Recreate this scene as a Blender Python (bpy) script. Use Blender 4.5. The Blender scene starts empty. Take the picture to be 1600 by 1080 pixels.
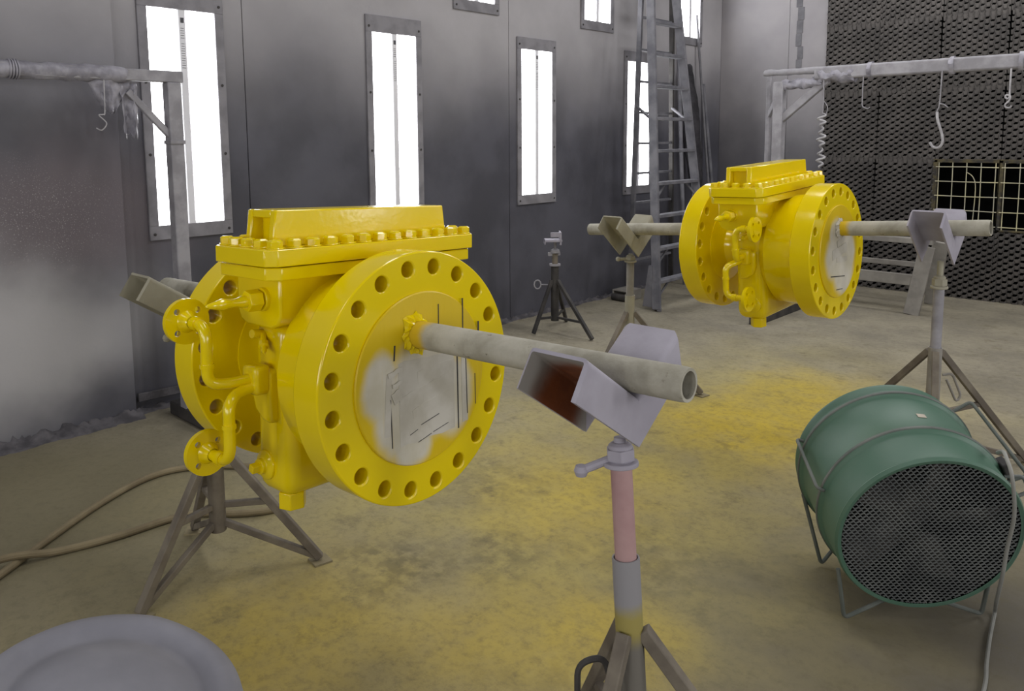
import bpy, math, random
from mathutils import Vector, Matrix, geometry, noise
random.seed(7)
C = bpy.context.scene.collection
S = bpy.context.scene
V3 = Vector

# ------------------------------------------------------------------ camera, light, exposure
cd = bpy.data.cameras.new('camera'); cam = bpy.data.objects.new('camera', cd); C.objects.link(cam)
_R = V3((0.7241, 0.6896, -0.0076)).normalized(); _F = V3((-0.685, 0.718, -0.1209)).normalized()
_U = _R.cross(_F).normalized(); _R = _F.cross(_U)
cam.matrix_world = Matrix(((_R.x, _U.x, -_F.x, 0), (_R.y, _U.y, -_F.y, 0), (_R.z, _U.z, -_F.z, 1.5949), (0, 0, 0, 1)))
cd.sensor_width = 36; cd.lens = 1239.7 / 1600 * 36
cd.shift_x = (800 - 778.26) / 1600; cd.shift_y = -(540 - 368.06) / 1600
cd.clip_start = 0.05
S.camera = cam
w = bpy.data.worlds.new('world'); S.world = w; w.use_nodes = True
w.node_tree.nodes['Background'].inputs[0].default_value = (0.9, 0.93, 1, 1)
w.node_tree.nodes['Background'].inputs[1].default_value = 0.05
S.view_settings.view_transform = 'Standard'; S.view_settings.look = 'None'
S.view_settings.gamma = 1; S.view_settings.use_curve_mapping = False
S.view_settings.exposure = 0.22
LENS_GLOW = 7.0

def area(name, loc, target, sx, sy, power, col=(1, 0.99, 1.0)):
    l = bpy.data.lights.new(name, 'AREA'); l.shape = 'RECTANGLE'; l.size = sx; l.size_y = sy; l.energy = power; l.color = col
    o = bpy.data.objects.new(name, l); C.objects.link(o); o.location = loc
    o.rotation_euler = (V3(target) - V3(loc)).to_track_quat('-Z', 'Y').to_euler()
    return o
for y, p in ((-0.6, 14), (2.4, 40), (5.4, 46), (7.6, 46)):
    area('ceiling_lamp', (-1.6, y, 4.2), (-1.6, y, 0), 2.6, 0.6, p)
for y in (0.4, 2.0, 3.6, 5.2, 6.8):
    area('wall_or_fill_lamp', (2.45, y, 1.75), (0, y, 1.75), 0.41, 1.26, 19)
for y in (0.59, -1.01):
    area('wall_or_fill_lamp', (-4.64, y, 1.73), (0, y, 1.73), 0.41, 1.26, 12)
for x in (-3.2, -1.6, 0.0, 1.6):  # fill lights added at the unseen front wall to brighten the side faces
    area('wall_or_fill_lamp', (x, -2.9, 1.75), (x, 0, 1.75), 0.41, 1.26, 19)

# ------------------------------------------------------------------ materials
def lin(c):
    return tuple(((v / 255) / 12.92 if v / 255 <= 0.04045 else ((v / 255 + 0.055) / 1.055) ** 2.4) for v in c) + (1,)

class NT:
    def __init__(s, name):
        s.m = bpy.data.materials.new(name); s.m.use_nodes = True; s.t = s.m.node_tree
        s.b = s.t.nodes['Principled BSDF']; s.tc = s.t.nodes.new('ShaderNodeTexCoord')
    def n(s, kind, **kw):
        nd = s.t.nodes.new(kind)
        for k, v in kw.items(): setattr(nd, k, v)
        return nd
    def set(s, inp, v):
        if hasattr(v, 'is_output'): s.t.links.new(v, inp)
        else: inp.default_value = v
    def noise(s, scale, detail=4, rough=0.55, vec=None, dist=0.0):
        nd = s.n('ShaderNodeTexNoise'); nd.inputs['Scale'].default_value = scale
        nd.inputs['Detail'].default_value = detail; nd.inputs['Roughness'].default_value = rough; nd.inputs['Distortion'].default_value = dist
        s.t.links.new(vec or s.tc.outputs['Object'], nd.inputs['Vector']); return nd.outputs['Fac']
    def ramp(s, fac, lo, hi, a=0.0, b=1.0):
        nd = s.n('ShaderNodeMapRange'); nd.interpolation_type = 'SMOOTHSTEP'
        s.set(nd.inputs['Value'], fac)
        for k, v in (('From Min', lo), ('From Max', hi), ('To Min', a), ('To Max', b)): nd.inputs[k].default_value = v
        return nd.outputs['Result']
    def mix(s, fac, a, b):
        nd = s.n('ShaderNodeMix'); nd.data_type = 'RGBA'
        s.set(nd.inputs[0], fac); s.set(nd.inputs[6], a); s.set(nd.inputs[7], b); return nd.outputs[2]
    def math(s, op, a, b=0.0):
        nd = s.n('ShaderNodeMath'); nd.operation = op; nd.use_clamp = False
        s.set(nd.inputs[0], a); s.set(nd.inputs[1], b); return nd.outputs[0]
    def axis(s, i):
        nd = s.n('ShaderNodeSeparateXYZ'); s.t.links.new(s.tc.outputs['Object'], nd.inputs[0]); return nd.outputs[i]
    def dist(s, p, wob=0.0, wscale=2.0, squash=(1, 1, 1)):
        vec = s.tc.outputs['Object']
        if wob:
            nz = s.n('ShaderNodeTexNoise'); nz.inputs['Scale'].default_value = wscale; nz.inputs['Detail'].default_value = 4
            s.t.links.new(vec, nz.inputs['Vector'])
            sub = s.n('ShaderNodeVectorMath'); sub.operation = 'SUBTRACT'; s.t.links.new(nz.outputs['Color'], sub.inputs[0]); sub.inputs[1].default_value = (0.5, 0.5, 0.5)
            sc = s.n('ShaderNodeVectorMath'); sc.operation = 'SCALE'; s.t.links.new(sub.outputs[0], sc.inputs[0]); sc.inputs['Scale'].default_value = wob
            ad = s.n('ShaderNodeVectorMath'); ad.operation = 'ADD'; s.t.links.new(vec, ad.inputs[0]); s.t.links.new(sc.outputs[0], ad.inputs[1]); vec = ad.outputs[0]
        sb = s.n('ShaderNodeVectorMath'); sb.operation = 'SUBTRACT'; s.t.links.new(vec, sb.inputs[0]); sb.inputs[1].default_value = p
        ml = s.n('ShaderNodeVectorMath'); ml.operation = 'MULTIPLY'; s.t.links.new(sb.outputs[0], ml.inputs[0]); ml.inputs[1].default_value = squash
        ln = s.n('ShaderNodeVectorMath'); ln.operation = 'LENGTH'; s.t.links.new(ml.outputs[0], ln.inputs[0])
        return ln.outputs['Value']
    def bump(s, h, strength=0.3, dist=0.01):
        nd = s.n('ShaderNodeBump'); nd.inputs['Strength'].default_value = strength; nd.inputs['Distance'].default_value = dist
        s.t.links.new(h, nd.inputs['Height']); s.t.links.new(nd.outputs[0], s.b.inputs['Normal'])
    def out(s, col, rough=0.6, metal=0.0, spec=0.5):
        s.set(s.b.inputs['Base Color'], col); s.set(s.b.inputs['Roughness'], rough); s.set(s.b.inputs['Metallic'], metal)
        s.b.inputs['Specular IOR Level'].default_value = spec
        return s.m

def worn(name, c1, c2, scale=9, rough=0.65, metal=0.0, bump=0.15, bscale=60, spec=0.4, lo=0.35, hi=0.65):
    t = NT(name); f = t.ramp(t.noise(scale, 5), lo, hi)
    if bump: t.bump(t.noise(bscale, 3), bump, 0.003)
    return t.out(t.mix(f, lin(c1), lin(c2)), rough, metal, spec)

M = {}
t = NT('yellow_paint'); f = t.ramp(t.noise(6, 3), 0.3, 0.7); t.bump(t.noise(48, 2, 0.5), 0.10, 0.003)
M['yellow'] = t.out(t.mix(f, lin((229, 202, 0)), lin((233, 206, 0))), 0.15, 0.0, 0.65)
M['primer'] = worn('grey_primer', (150, 146, 156), (166, 162, 172), 5, 0.75)
M['primer_dull'] = worn('dusty_primer', (146, 141, 124), (160, 156, 138), 6, 0.8)
M['pipe'] = worn('dusty_pipe', (150, 146, 130), (172, 168, 152), 11, 0.75, bump=0.3, bscale=90)
M['leg'] = worn('dusty_steel', (98, 90, 80), (122, 114, 100), 8, 0.75)
M['post'] = worn('overspray_post', (128, 124, 118), (146, 142, 134), 8, 0.75)
M['pink'] = worn('faded_red_post', (162, 128, 127), (174, 142, 139), 8, 0.75)
M['dark'] = worn('dark_steel', (50, 48, 48), (70, 67, 64), 8, 0.7)
M['galv'] = worn('dusty_frame', (104, 103, 107), (122, 121, 125), 9, 0.6, spec=0.3)
M['rack'] = worn('dusty_rack', (136, 134, 138), (160, 158, 162), 9, 0.75)
M['film'] = worn('masking_film', (128, 126, 134), (160, 158, 166), 14, 0.5, bump=0.5, bscale=40)
M['ladder'] = worn('dusty_ladder', (92, 92, 98), (116, 115, 120), 7, 0.7)
M['black'] = worn('unlit_black', (5, 5, 5), (9, 9, 9), 3, 1.0, bump=0, spec=0.0)  # shade painted in: black stands for unlit depth behind filters and inside fan
M['filter'] = worn('filter_paper', (92, 89, 87), (110, 106, 103), 3, 0.9, bump=0.1)
M['grid'] = worn('overspray_wire', (196, 188, 150), (172, 168, 150), 6, 0.8)
M['gridframe'] = worn('overspray_frame', (84, 76, 52), (48, 46, 44), 12, 0.85)
M['hose'] = worn('dusty_hose', (112, 100, 76), (134, 122, 94), 5, 0.8)
M['cord'] = worn('pale_cord', (128, 128, 122), (148, 148, 142), 5, 0.7)
M['wire'] = worn('bare_wire', (150, 148, 150), (186, 184, 186), 9, 0.5)
M['mesh'] = worn('grille_metal', (92, 95, 94), (114, 117, 114), 8, 0.55, spec=0.4)
M['wire_dark'] = worn('fan_wire', (84, 90, 84), (104, 108, 102), 8, 0.6)
M['ink'] = worn('printed_ink', (70, 70, 74), (84, 84, 88), 8, 0.7, bump=0)
M['strip'] = worn('lamp_strip', (224, 224, 228), (232, 232, 236), 4, 0.6, bump=0)
M['sticker'] = worn('faded_sticker', (176, 166, 150), (190, 180, 165), 8, 0.7, bump=0)
M['plate'] = worn('dusty_plate', (126, 116, 90), (142, 132, 102), 8, 0.85)
M['soot'] = worn('soot_cover', (36, 35, 38), (58, 56, 60), 9, 0.9)
M['lampframe'] = worn('lamp_frame', (122, 120, 124), (140, 138, 142), 7, 0.6, spec=0.3)
M['dome'] = worn('dome_primer', (124, 124, 132), (136, 136, 144), 4, 0.8)

t = NT('green_paint'); f = t.ramp(t.noise(5, 4), 0.35, 0.7); t.bump(t.noise(80, 2), 0.1, 0.002)
M['green'] = t.out(t.mix(f, lin((72, 104, 86)), lin((80, 108, 92))), 0.5)
t = NT('rust'); f = t.ramp(t.noise(7, 6), 0.3, 0.7); t.bump(t.noise(90, 4), 0.4, 0.004)
M['rust'] = t.out(t.mix(f, lin((88, 42, 18)), lin((122, 62, 22))), 0.9)

t = NT('rusty_inside'); f = t.ramp(t.noise(9, 6), 0.3, 0.7); t.bump(t.noise(90, 4), 0.3, 0.003)
fade = t.ramp(t.dist((-0.075, -0.075, 1.035), 0.03, 14.0), 0.105, 0.15)
M['rusty'] = t.out(t.mix(fade, t.mix(f, lin((92, 44, 16)), lin((122, 62, 20))), lin((146, 142, 136))), 0.9)

t = NT('lamp_lens'); em = t.b.inputs
t.out((0.9, 0.9, 0.92, 1), 0.4); em['Emission Color'].default_value = (0.97, 0.98, 1, 1); em['Emission Strength'].default_value = LENS_GLOW
M['lens'] = t.m

# painted post with yellow overspray at its foot
t = NT('sprayed_post'); f = t.ramp(t.math('ADD', t.axis(2), t.math('MULTIPLY', t.noise(20, 3), 0.03)), 0.585, 0.62)
g2 = t.ramp(t.axis(2), 0.50, 0.545)
M['spraypost'] = t.out(t.mix(g2, lin((112, 108, 100)), t.mix(f, lin((150, 138, 74)), lin((138, 136, 138)))), 0.75)

# pipe with yellow end next to the flange (object x runs along the pipe, 0 at the flange face)
def pipe_mat(name, x0):
    t = NT(name); f = t.ramp(t.math('ADD', t.axis(0), t.math('MULTIPLY', t.noise(18, 3), 0.04)), x0 + 0.062, x0 + 0.10)
    f = t.math('MAXIMUM', f, t.ramp(t.axis(0), -0.74, -0.715, 1.0, 0.0))
    base = t.mix(t.ramp(t.noise(9, 6, 0.65), 0.3, 0.7), lin((146, 142, 126)), lin((176, 172, 158)))
    base = t.mix(t.ramp(t.noise(30, 5, 0.7), 0.62, 0.72), base, lin((110, 104, 88)))
    t.bump(t.noise(70, 4), 0.35, 0.004)
    return t.out(t.mix(f, lin((205, 172, 10)), base), 0.75)
M['pipe_a'] = pipe_mat('sprayed_pipe_a', 0.0)

# masked raised face: grey masking paper with yellow overspray round it
def mask_mat(name, pts, soft=0.05):
    t = NT(name); d = None
    for (y, z, sy, sz) in pts:
        k = t.dist((0.0, y, z), 0.035, 11.0, (0, 1 / sy, 1 / sz))
        d = k if d is None else t.math('MINIMUM', d, k)
    f = t.ramp(d, 0.72, 1.22)
    streak = t.n('ShaderNodeMapping'); streak.inputs['Scale'].default_value = (1, 46, 3); t.t.links.new(t.tc.outputs['Object'], streak.inputs[0])
    f2 = t.math('MULTIPLY', t.ramp(t.noise(1, 3, 0.6, streak.outputs[0]), 0.60, 0.72), 0.25)
    grey = t.mix(t.ramp(t.noise(8, 4), 0.3, 0.7), lin((190, 184, 162)), lin((206, 201, 186)))
    col = t.mix(t.math('MAXIMUM', f, f2), grey, lin((212, 182, 4)))
    t.bump(t.noise(1, 3, 0.6, streak.outputs[0]), 0.3, 0.004)
    return t.out(col, t.ramp(f, 0, 1, 0.75, 0.38))
M['mask_a'] = mask_mat('masked_face_a', [(-0.150, 0.0, 0.062, 0.095), (-0.09, -0.09, 0.085, 0.11), (0.0, -0.03, 0.13, 0.14), (0.105, -0.065, 0.08, 0.115), (-0.045, -0.165, 0.072, 0.072)])
M['mask_b'] = mask_mat('masked_face_b', [(-0.02, -0.02, 0.15, 0.13), (0.05, -0.11, 0.13, 0.12), (-0.03, 0.08, 0.09, 0.09), (0.12, -0.02, 0.08, 0.12)])
M['paper'] = worn('masking_paper', (182, 177, 162), (200, 196, 184), 10, 0.8, bump=0.2, bscale=30)

# wall: galvanised sheet with years of dark overspray
t = NT('wall_sheet')
base = t.mix(t.ramp(t.noise(1.3, 5, 0.6), 0.3, 0.7), lin((164, 161, 163)), lin((178, 175, 177)))
band = t.math('MULTIPLY', t.ramp(t.math('ADD', t.axis(2), t.math('MULTIPLY', t.noise(0.8, 3), 0.9)), 1.85, 3.2, 1.0, 0.0), 0.95)
dk = t.mix(t.ramp(t.noise(2.0, 5), 0.35, 0.65), lin((64, 64, 72)), lin((80, 80, 89)))
col = t.mix(band, base, dk)
mar = t.math('MULTIPLY', t.ramp(t.dist((-4.6, 1.35, 1.22), 0.5, 2.0, (0.2, 0.8, 1.6)), 0.25, 0.95, 1.0, 0.0), 0.75)
col = t.mix(mar, col, lin((112, 103, 106)))
pale = t.math('MULTIPLY', t.ramp(t.dist((-4.6, 0.9, 0.55), 0.6, 1.6, (0.2, 0.7, 1.4)), 0.25, 1.0, 1.0, 0.0), 0.95)
col = t.mix(pale, col, lin((186, 184, 184)))
sp = t.math('MULTIPLY', t.ramp(t.noise(150, 2), 0.60, 0.70), t.ramp(t.dist((-4.6, 1.35, 1.2), 0.5, 3.0, (0.2, 0.9, 1.5)), 0.1, 0.6, 0.8, 0.0))
col = t.mix(sp, col, lin((170, 166, 166)))
t.bump(t.noise(45, 4), 0.25, 0.004)
M['wall'] = t.out(col, t.ramp(t.noise(3, 3), 0.3, 0.7, 0.45, 0.65), 0.0, 0.35)

t = NT('back_sheet')
base = t.mix(t.ramp(t.noise(1.2, 4), 0.3, 0.7), lin((146, 143, 146)), lin((166, 162, 164)))
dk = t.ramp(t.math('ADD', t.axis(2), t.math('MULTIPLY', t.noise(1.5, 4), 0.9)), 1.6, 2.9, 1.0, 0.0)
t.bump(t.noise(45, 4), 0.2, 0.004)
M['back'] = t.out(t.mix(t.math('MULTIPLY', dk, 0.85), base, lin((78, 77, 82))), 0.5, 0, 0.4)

# floor: concrete with yellow overspray
t = NT('floor_concrete')
conc = t.mix(t.ramp(t.noise(2.2, 6, 0.65), 0.3, 0.7), lin((128, 122, 108)), lin((150, 143, 124)))
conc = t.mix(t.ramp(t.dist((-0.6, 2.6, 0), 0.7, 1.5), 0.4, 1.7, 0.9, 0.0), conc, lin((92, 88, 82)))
conc = t.mix(t.ramp(t.dist((-3.7, 0.9, 0), 0.6, 1.5), 0.4, 1.7, 0.85, 0.0), conc, lin((114, 107, 82)))
tint = t.ramp(t.dist((-2.1, 3.2, 0), 1.6, 0.9, (0.8, 0.42, 0)), 0.3, 1.5, 0.85, 0.0)
col = t.mix(t.math('MULTIPLY', tint, t.ramp(t.noise(3.0, 5), 0.25, 0.7, 0.45, 1.0)), conc, lin((174, 160, 96)))
for (x, y, r, k, wob) in ((-1.95, 4.0, 0.85, 0.85, 0.8), (-1.85, 4.75, 0.8, 0.7, 0.7), (-2.1, 2.7, 0.8, 0.5, 0.8), (-2.15, 1.3, 0.75, 0.55, 0.6), (-1.62, 1.75, 0.5, 0.45, 0.5), (-1.35, 1.95, 0.35, 0.4, 0.4)):
    f = t.math('MULTIPLY', t.ramp(t.dist((x, y, 0), wob, 2.4), 0.05, r, k, 0.0), t.ramp(t.noise(7, 5, 0.65), 0.2, 0.65, 0.55, 1.0))
    col = t.mix(f, col, lin((200, 174, 52)))
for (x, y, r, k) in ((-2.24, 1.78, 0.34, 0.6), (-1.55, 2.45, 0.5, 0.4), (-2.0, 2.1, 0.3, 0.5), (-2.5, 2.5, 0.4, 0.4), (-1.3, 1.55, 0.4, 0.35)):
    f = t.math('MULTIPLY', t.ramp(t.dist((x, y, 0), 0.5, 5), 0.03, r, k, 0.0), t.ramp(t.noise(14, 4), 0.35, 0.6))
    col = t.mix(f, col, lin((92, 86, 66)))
col = t.mix(t.math('MULTIPLY', t.ramp(t.noise(26, 8, 0.78), 0.44, 0.70), 0.42), col, lin((96, 90, 72)))
col = t.mix(t.math('MULTIPLY', t.ramp(t.noise(5.5, 6, 0.75), 0.52, 0.70), 0.5), col, lin((104, 97, 74)))
t.bump(t.noise(60, 5, 0.7), 0.35, 0.006)
M['floor'] = t.out(col, 0.85, 0, 0.25)
M['rubble'] = worn('overspray_crust', (70, 68, 71), (98, 95, 98), 12, 0.85, bump=0.6, bscale=40)

# ------------------------------------------------------------------ mesh helpers
class MB:
    def __init__(s): s.v = []; s.f = []; s.mi = []
    def add(s, vs, fs, X=None, mi=0):
        b = len(s.v)
        s.v += [tuple(X @ V3(p)) if X is not None else tuple(p) for p in vs]
        s.f += [tuple(b + i for i in f) for f in fs]; s.mi += [mi] * len(fs); return s
    def box(s, lo, hi, X=None, mi=0):
        x0, y0, z0 = lo; x1, y1, z1 = hi
        vs = [(x0, y0, z0), (x1, y0, z0), (x1, y1, z0), (x0, y1, z0), (x0, y0, z1), (x1, y0, z1), (x1, y1, z1), (x0, y1, z1)]
        return s.add(vs, [(0, 3, 2, 1), (4, 5, 6, 7), (0, 1, 5, 4), (1, 2, 6, 5), (2, 3, 7, 6), (3, 0, 4, 7)], X, mi)
    def prism(s, poly, h0, h1, X=None, mi=0):
        """poly in (a,b) extruded along third axis from h0 to h1 : coords (a,b,h)"""
        n = len(poly); vs = [(a, b, h0) for a, b in poly] + [(a, b, h1) for a, b in poly]
        fs = [tuple(range(n - 1, -1, -1)), tuple(range(n, 2 * n))] + [(i, (i + 1) % n, n + (i + 1) % n, n + i) for i in range(n)]
        return s.add(vs, fs, X, mi)
    def lathe(s, prof, seg=48, X=None, mi=0, closed=False):
        """prof of (r, h); axis = local z"""
        vs = []; fs = []; ring = []
        for r, h in prof:
            if r < 1e-6: ring.append([len(vs)] * seg); vs.append((0, 0, h))
            else:
                ring.append(list(range(len(vs), len(vs) + seg)))
                vs += [(r * math.cos(2 * math.pi * i / seg), r * math.sin(2 * math.pi * i / seg), h) for i in range(seg)]
        pairs = list(zip(ring[:-1], ring[1:])) + ([(ring[-1], ring[0])] if closed else [])
        for A, B in pairs:
            for i in range(seg):
                j = (i + 1) % seg
                q = [A[i], A[j], B[j], B[i]]; q2 = []
                for k in q:
                    if k not in q2: q2.append(k)
                if len(q2) > 2: fs.append(tuple(q2))
        return s.add(vs, fs, X, mi)
    def cyl(s, p0, p1, r0, r1=None, seg=16, X=None, mi=0):
        r1 = r0 if r1 is None else r1; p0 = V3(p0); p1 = V3(p1); d = p1 - p0; L = d.length
        Q = Matrix.Translation(p0) @ d.to_track_quat('Z', 'Y').to_matrix().to_4x4()
        return s.lathe([(0, 0), (r0, 0), (r1, L), (0, L)], seg, (X @ Q) if X is not None else Q, mi)
    def tube(s, pts, r, seg=10, X=None, mi=0, smooth=0, closed=False, rad=None):
        pts = [V3(p) for p in pts]
        if smooth: pts = catmull(pts, smooth)
        n = len(pts); tang = []
        for i in range(n):
            a = pts[i - 1] if (i > 0 or closed) else pts[i]; b = pts[(i + 1) % n] if (i < n - 1 or closed) else pts[i]
            tang.append((b - a).normalized())
        u = tang[0].orthogonal().normalized(); vs = []; fs = []
        for i in range(n):
            if i:
                q = tang[i - 1].rotation_difference(tang[i]); u = (q @ u).normalized()
            w_ = tang[i].cross(u).normalized(); rr = rad[i] if rad else r
            vs += [tuple(pts[i] + rr * (math.cos(2 * math.pi * k / seg) * u + math.sin(2 * math.pi * k / seg) * w_)) for k in range(seg)]
        for i in range(n - 1 + (1 if closed else 0)):
            for k in range(seg):
                a = i * seg; b = ((i + 1) % n) * seg; k2 = (k + 1) % seg
                fs.append((a + k, a + k2, b + k2, b + k))
        if not closed: fs += [tuple(range(seg - 1, -1, -1)), tuple((n - 1) * seg + k for k in range(seg))]
        return s.add(vs, fs, X, mi)
    def beam(s, p0, p1, wa, wb, up=(0, 0, 1), mi=0, X=None):
        """rectangular bar from p0 to p1, wa across, wb along `up`"""
        p0 = V3(p0); p1 = V3(p1); d = (p1 - p0).normalized(); up = V3(up)
        a = d.cross(up)
        if a.length < 1e-4: a = d.orthogonal()
        a.normalize(); b = a.cross(d).normalized()
        Q = Matrix(((d.x, a.x, b.x, p0.x), (d.y, a.y, b.y, p0.y), (d.z, a.z, b.z, p0.z), (0, 0, 0, 1)))
        return s.box((0, -wa / 2, -wb / 2), ((p1 - p0).length, wa / 2, wb / 2), (X @ Q) if X is not None else Q, mi)
    def holed(s, outer, holes, h0, h1, X=None, mi=0):
        """plate in (a,b) with circular hole loops, thickness h0..h1 along the third axis"""
        pts = [V3(p).to_2d() if len(p) > 2 else Vector(p) for p in outer]; loops = [list(range(len(outer)))]
        for h in holes:
            b = len(pts); pts += [Vector(p) for p in h]; loops.append(list(range(b, b + len(h))))
        edges = [(l[i], l[(i + 1) % len(l)]) for l in loops for i in range(len(l))]
        res = geometry.delaunay_2d_cdt(pts, edges, [], 0, 1e-6)
        P = res[0]; T = res[2]
        def inside(p, poly):
            c = False; n = len(poly); j = n - 1
            for i in range(n):
                yi, yj = poly[i][1], poly[j][1]
                if (yi > p[1]) != (yj > p[1]) and p[0] < (poly[j][0] - poly[i][0]) * (p[1] - yi) / (yj - yi) + poly[i][0]: c = not c
                j = i
            return c
        tris = []
        cents = [(sum(q[0] for q in h) / len(h), sum(q[1] for q in h) / len(h), h) for h in holes]
        for f in T:
            c = (sum(P[i][0] for i in f) / len(f), sum(P[i][1] for i in f) / len(f))
            if not inside(c, outer): continue
            bad = False
            for cx, cy, h in cents:
                rr = (h[0][0] - cx) ** 2 + (h[0][1] - cy) ** 2
                if (c[0] - cx) ** 2 + (c[1] - cy) ** 2 < rr and inside(c, h): bad = True; break
            if not bad: tris.append(tuple(f))
        n = len(P)
        vs = [(p[0], p[1], h1) for p in P] + [(p[0], p[1], h0) for p in P]
        fs = list(tris) + [tuple(n + i for i in reversed(f)) for f in tris]
        inv = {}
        for i, o in enumerate(res[3]):
            for k in o: inv[k] = i
        for l in loops:
            for i in range(len(l)):
                a = inv.get(l[i], l[i]); b = inv.get(l[(i + 1) % len(l)], l[(i + 1) % len(l)])
                fs.append((a, n + a, n + b, b))
        return s.add(vs, fs, X, mi)
    def build(s, name, mats, parent=None, bevel=0.0, seg=2, smooth=True, angle=32, label=None):
        me = bpy.data.meshes.new(name); me.from_pydata(s.v, [], s.f); me.validate()
        import bmesh
        bm = bmesh.new(); bm.from_mesh(me); bmesh.ops.recalc_face_normals(bm, faces=bm.faces); bm.to_mesh(me); bm.free()
        for m in (mats if isinstance(mats, (list, tuple)) else [mats]): me.materials.append(m)
        if len(s.mi) == len(me.polygons):
            for p, i in zip(me.polygons, s.mi): p.material_index = i
        if smooth: me.shade_smooth(); me.set_sharp_from_angle(angle=math.radians(angle))
        o = bpy.data.objects.new(name, me); C.objects.link(o)
        if parent is not None: o.parent = parent
        if bevel:
            b = o.modifiers.new('bevel', 'BEVEL'); b.width = bevel; b.segments = seg; b.limit_method = 'ANGLE'; b.angle_limit = math.radians(40)
        if label: o['label'] = label
        return o

def catmull(p, k):
    out = []
    for i in range(len(p) - 1):
        a = p[max(i - 1, 0)]; b = p[i]; c = p[i + 1]; d = p[min(i + 2, len(p) - 1)]
        for j in range(k):
            t = j / k
            out.append(0.5 * ((2 * b) + (c - a) * t + (2 * a - 5 * b + 4 * c - d) * t * t + (3 * b - a - 3 * c + d) * t ** 3))
    out.append(p[-1]); return out
def fillet(pts, r, n=6):
    """polyline with rounded corners"""
    pts = [V3(p) for p in pts]; out = [pts[0]]
    for i in range(1, len(pts) - 1):
        a, b, c = pts[i - 1], pts[i], pts[i + 1]
        rr = min(r, (a - b).length * 0.49, (c - b).length * 0.49)
        p = b + (a - b).normalized() * rr; q = b + (c - b).normalized() * rr
        for k in range(n + 1):
            t = k / n; out.append((1 - t) ** 2 * p + 2 * t * (1 - t) * b + t * t * q)
    out.append(pts[-1]); return out
def circle(cx, cy, r, n=24, ph=0.0):
    return [(cx + r * math.cos(2 * math.pi * i / n + ph), cy + r * math.sin(2 * math.pi * i / n + ph)) for i in range(n)]

def thing(name, label, cat, X=None, group=None):
    o = bpy.data.objects.new(name, None); C.objects.link(o); o.empty_display_size = 0.1
    if X is not None: o.matrix_world = X if isinstance(X, Matrix) else Matrix.Translation(V3(X))
    o['label'] = label; o['category'] = cat
    if group: o['group'] = group
    return o
def tag(o, label, cat, group=None):
    o['label'] = label; o['category'] = cat
    if group: o['group'] = group
    return o
def struct(o): o['kind'] = 'structure'; return o
def twin(o, parent, X):
    c = o.copy(); C.objects.link(c); c.parent = parent; c.matrix_local = X; return c
def onto(z, org=(0, 0, 0), x=None):
    """matrix taking local z to direction z"""
    z = V3(z).normalized(); x = V3(x) if x else z.orthogonal(); x = (x - z * x.dot(z)).normalized(); y = z.cross(x)
    return Matrix(((x.x, y.x, z.x, org[0]), (x.y, y.y, z.y, org[1]), (x.z, y.z, z.z, org[2]), (0, 0, 0, 1)))
ALONG_X = Matrix(((0, 0, 1, 0), (1, 0, 0, 0), (0, 1, 0, 0), (0, 0, 0, 1)))   # (a,b,h) -> (h,a,b)

# ------------------------------------------------------------------ room
WX, WY = -4.678, 8.738
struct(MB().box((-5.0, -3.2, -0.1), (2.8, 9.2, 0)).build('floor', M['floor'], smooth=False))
struct(MB().box((-5.0, -3.2, 4.3), (2.8, 9.2, 4.4)).build('ceiling', M['galv'], smooth=False))
struct(MB().box((2.6, -3.2, 0), (2.8, 9.2, 4.3)).build('wall_right', M['galv'], smooth=False))
struct(MB().box((-5.0, -3.2, 0), (2.8, -3.0, 4.3)).build('wall_front', M['galv'], smooth=False))
wl_ = struct(MB().box((-5.0, -3.0, 0), (WX - 0.012, WY + 0.3, 4.3)).build('wall_left', M['dark'], smooth=False))
for y0, y1, px in ((-3.0, 1.78, 0.05), (1.784, 2.59, 0), (2.594, 5.05, 0), (5.054, 7.30, 0), (7.304, 8.738, 0)):
    MB().box((WX - 0.011, y0 + 0.0003, 0.0 if not px else 0.03), (WX + px, y1 - 0.0003, 4.3)).build('wall_panel', M['wall'], wl_, bevel=0.0015, seg=1)
wb = struct(MB().box((WX, WY + 0.012, 0), (2.6, WY + 0.3, 4.3)).build('wall_back', M['black'], smooth=False))
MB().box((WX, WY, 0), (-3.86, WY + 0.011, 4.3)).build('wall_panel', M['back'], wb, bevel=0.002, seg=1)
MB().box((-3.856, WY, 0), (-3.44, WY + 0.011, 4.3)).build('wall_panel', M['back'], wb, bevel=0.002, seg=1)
# taped seam on the back wall
m = MB()
for i in range(14):
    z0 = 2.30 + i * 0.14; x = -3.74 + 0.012 * math.sin(i * 2.1)
    m.box((x - 0.035 + 0.01 * random.random(), WY - 0.006 - 0.004 * random.random(), z0), (x + 0.035, WY + 0.001, z0 + 0.136))
m.build('seam_tape', M['galv'], wb, bevel=0.004, seg=1)
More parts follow.
